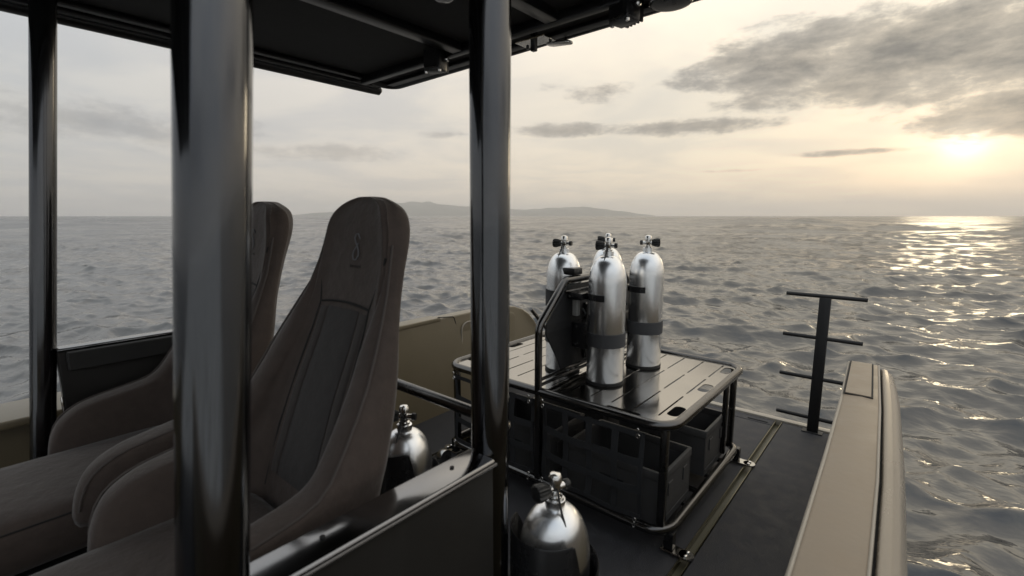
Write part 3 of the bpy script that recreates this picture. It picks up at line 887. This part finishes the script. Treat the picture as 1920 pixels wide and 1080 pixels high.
def make_tank():
    t = thing('scuba_tank', 'x', 'scuba tank', (0, 0, 0), 'silver scuba tanks')
    r = TR
    prof = [(r - .010, 0.004), (r - .003, .008), (r, .016), (r, .50)]
    for k in range(1, 13):
        a = math.pi / 2 * k / 12
        prof.append((.020 + (r - .020) * math.cos(a) ** .92 if k < 12 else .026, .50 + .135 * math.sin(a)))
    prof += [(.026, .637), (.026, .655), (.022, .657)]
    MB().lathe([(max(a, .001), b) for a, b in [(.001, .002)] + prof], (0, 0, 0), 56).build('cylinder', 'alu', t, angle=40)
    MB().lathe([(r + .0015, 0), (r + .003, .004), (r + .003, .013), (r + .0008, .016)], (0, 0, 0), 48, cap=False).build('foot_ring', 'rubber', t)
    v = MB().lathe([(.019, .655), (.019, .664), (.012, .667), (.012, .676), (.014, .679), (.014, .697), (.017, .700), (.017, .716), (.013, .722), (.004, .725)], (0, 0, 0), 24)
    v.tube([(-.026, 0, .684), (.032, 0, .684)], .009, 14)
    vv = v.build('valve', 'chrome', t)
    kn = MB()
    rings = []
    for xk, rk in ((-.018, .011), (-.022, .017), (-.040, .022), (-.052, .0235), (-.060, .0225), (-.063, .015)):
        rings.append([(xk, math.cos(2 * math.pi * k / 36) * rk * (1 if k % 3 else .84), .684 + math.sin(2 * math.pi * k / 36) * rk * (1 if k % 3 else .84)) for k in range(36)])
    kn.loft(rings, cap=True).build('knob', 'knob', vv)
    MB().lathe([(.012, .028), (.0135, .032), (.012, .042)], (0, 0, .684), 16, 'x').build('dust_cap', 'knob', vv)
    MB().tube([(-.004, -.016, .684), (-.006, -.028, .655), (-.008, -.040, .636), (-.010, -.058, .612)], .0030, 8).build('tether', 'rubber', vv)
    return t


tank = make_tank()
tank.location = (0, 0, 0); tank['_base'] = [0, 0, EZ]
FT = [(-.640, .925, 'silver scuba tank in black floor holder at the picture bottom beside the post'),
      (-1.290, .945, 'silver scuba tank in floor holder peeking out behind the helm seat')]
rots = [.35, math.pi + .5, .2, .5, 1.25, .6]
for i, (x, y, lb) in enumerate(TK + FT):
    o = tank if i == 0 else copy_tree(tank)
    place(o, (x, y, (ZT + .0062) if i < 4 else DK + .012), lb, rz=rots[i])


# ------------------------------------------------------------------ floor holders for tanks
def make_holder():
    hd = thing('tank_holder', 'x', 'tank holder', (0, 0, 0), 'black floor holders for tanks')
    n = 108; ri, ro = .1115, .1155
    rings = []
    for k in range(n + 1):
        a = 2 * math.pi * k / n
        deg = (math.degrees(a) + 360) % 360
        # height of the wall round the tank: tall towards the bow, notch at the near side, mid height aft
        hgt = lerp_tab([(0, .49), (60, .50), (120, .51), (170, .52), (182, .57), (190, .592), (250, .598), (300, .604), (326, .612), (331, .606), (336, .55), (341, .505), (348, .493), (360, .49)], deg)
        ca, sa = math.cos(a), math.sin(a)
        rings.append([(ca * ri, sa * ri, .002), (ca * ro, sa * ro, .002), (ca * ro, sa * ro, hgt - .003), (ca * (ri + ro) / 2, sa * (ri + ro) / 2, hgt), (ca * ri, sa * ri, hgt - .003)])
    MB().loft(rings).build('cup', 'blackgloss', hd)
    MB().lathe([(.15, 0), (.15, .008), (.147, .0115), (.1165, .0118)], (0, 0, 0), 40).build('base_flange', 'black', hd)
    MB().box(-.148, -.118, -.05, .05, .0125, .40, .006).build('rear_bracket', 'black', hd)
    bandring(0, 0, .43 - 0, .455, ro + .001, 300, 420, 20).build('strap', 'band', hd)
    for a in (302, 318):
        MB().lathe([(.006, 0), (.006, .004)], (math.cos(R(a)) * .121, math.sin(R(a)) * .121, .45), 10).build('rivet', 'chrome', hd)
    return hd


hold = make_holder()
hold['_base'] = [0, 0, EZ]
place(hold, (-.640, .925, DK), 'black cutaway floor holder around the tank at picture bottom')
h2 = copy_tree(hold)
place(h2, (-1.290, .945, DK), 'black cutaway floor holder around the tank behind the helm seat')


# ------------------------------------------------------------------ crates under the table
def make_crate():
    c = thing('crate', 'x', 'crate', (0, 0, 0), 'dark grey crates under the table')
    w, d_, h_ = .24, .160, .245
    body = MB()
    t = .010
    body.box(-w, w, -d_, -d_ + t, 0, h_ - .040, .002, 1).box(-w, w, d_ - t, d_, 0, h_ - .040, .002, 1)
    body.box(-w, -w + t, -d_ + t, d_ - t, 0, h_ - .040, .002, 1).box(w - t, w, -d_ + t, d_ - t, 0, h_ - .040, .002, 1)
    body.box(-w + t, w - t, -d_ + t, d_ - t, 0, t)
    b = body.build('body', 'crate', c)
    plate([rrect(-w - .004, w + .004, -d_ - .004, d_ + .004, .008, 2), rrect(-w + .012, w - .012, -d_ + .012, d_ - .012, .004, 2)], .038, lambda u, v, q: (u, v, h_ - .020 + q), .0025).build('rim', 'crate', c)
    MB().box(-w + .0115, w - .0115, -d_ + .0115, d_ - .0115, .011, .03).build('lining', 'crate_in', c)
    for sx in (-1, 1):
        for yy in (-.085, .085):
            MB().box(sx * w + (-.006 if sx < 0 else .0005), sx * w + (-.0005 if sx < 0 else .006), yy - .022, yy + .022, .125, .185, .0015, 1).build('latch', 'crate', c)
        MB().box(sx * w + (-.003 if sx < 0 else .0005), sx * w + (-.0005 if sx < 0 else .003), -d_ + .006, d_ - .006, .030, .036).build('ridge', 'crate', c)
    for sy in (-1, 1):
        MB().box(-.06, .06, sy * d_ + (-.004 if sy < 0 else .0005), sy * d_ + (-.0005 if sy < 0 else .004), .12, .15, .001, 1).build('handle', 'crate_in', c)
    return c


cr = make_crate(); cr['_base'] = [0, 0, EZ]
for i, (x, y, lb) in enumerate(((-.951, 1.980, 'dark grey open crate under the near right corner of the table'),
                                (-.951, 2.508, 'dark grey open crate under the far right corner of the table'),
                                (-1.535, 1.980, 'dark grey open crate behind the left net, half hidden by post'),
                                (-1.535, 2.508, 'dark grey open crate under the far left part of the table'))):
    o = cr if i == 0 else copy_tree(cr)
    place(o, (x, y, -1.3175), lb)


# ------------------------------------------------------------------ webbing nets on the front of the rack
def make_net(xa, xb, label):
    n = thing('cargo_net', label, 'cargo net', ((xa + xb) / 2, Y0, ZB), 'webbing nets on the rack front')
    yf = Y0 + .0
    cols, rows = 5, 4
    za, zb = -.882, -1.262
    for i in range(cols):
        x = xa + (xb - xa) * i / (cols - 1)
        x0, x1 = max(xa - .004, x - .0155), min(xb + .004, x + .0155)
        pts = []
        MB().loft([[(x0, yf + .006 * math.sin(z * 17 + i), z), (x1, yf + .006 * math.sin(z * 17 + i + .4), z), (x1, yf + .003 + .006 * math.sin(z * 17 + i + .4), z), (x0, yf + .003 + .006 * math.sin(z * 17 + i), z)]
                   for z in [za + (zb - za) * k / 12 for k in range(13)]], cap=True).build('strap', 'net', n)
    for j in range(rows):
        z = za + (zb - za) * j / (rows - 1)
        z0, z1 = max(zb - .004, z - .0165), min(za + .004, z + .0165)
        sag = .010 if j in (1, 2) else .006
        L = []
        for k in range(13):
            u = k / 12; x = xa + (xb - xa) * u; dz = -sag * 4 * u * (1 - u); yy = yf - .005 + .005 * math.sin(k * .9 + j)
            L.append([(x, yy, z0 + dz), (x, yy, z1 + dz), (x, yy + .003, z1 + dz), (x, yy + .003, z0 + dz)])
        MB().loft(L, cap=True).build('strap', 'net', n)
    for (hx, hz, d_) in ((xa + .012, za - .006, 1), (xb - .012, za - .006, 1), (xa + .012, zb + .004, -1), (xb - .012, zb + .004, -1)):
        h = MB(); yh = yf - .024
        h.tube([(hx, yh, hz + d_ * .014), (hx + .008, yh, hz + d_ * .002), (hx, yh, hz - d_ * .012), (hx - .008, yh, hz + d_ * .002)], .0024, 8, .005, True)
        h.tube([(hx, yh - .002, hz + d_ * .012), (hx + .004, yh - .002, hz + d_ * .030), (hx - .003, yh - .002, hz + d_ * .036), (hx - .007, yh - .002, hz + d_ * .026)], .0024, 8, .004)
        h.build('snap_hook', 'chrome', n)
    return n


make_net(-1.283, -.775, 'dark webbing net on the rack front, right of the centre upright')
make_net(-1.895, -1.342, 'dark webbing net on the rack front, partly hidden by the aft post')

# ------------------------------------------------------------------ boarding ladder at the stern
ld = thing('boarding_ladder', 'black upright boarding ladder with four rungs on one central post', 'ladder', (-.392, 3.46, DK))
MB().box(-.423, -.361, 3.448, 3.474, DK + .001, -.498, .004).build('post', 'black', ld)
for z in (-.492, -.758, -1.022, -1.286):
    rg = MB().tube([(-.605, 3.461 if z > -.5 else 3.4605, z), (-.182, 3.461, z)], .0125, 16).build('rung', 'black', ld)
MB().box(-.45, -.334, 3.430, 3.492, DK + .0005, DK + .006, .002, 1).build('base_plate', 'black', ld)


# ------------------------------------------------------------------ haze over the sea
def build_haze():
    mb = MB().box(-15000, 15000, -15000, 15000, -EZ - 2.6, 330 - EZ)
    m = bpy.data.materials.new('sea_haze'); m.use_nodes = True
    nt = m.node_tree; nt.nodes.clear()
    v = nt.nodes.new('ShaderNodeVolumePrincipled'); v.inputs['Color'].default_value = (1.0, .985, .975, 1); v.inputs['Density'].default_value = HAZE
    v.inputs['Anisotropy'].default_value = .5
    o_ = nt.nodes.new('ShaderNodeOutputMaterial'); nt.links.new(v.outputs[0], o_.inputs['Volume'])
    o = mb.build('haze', m, smooth=False); o['kind'] = 'stuff'


HAZE = .00014
build_haze()

for ob in bpy.data.objects:
    if '_base' in ob: del ob['_base']
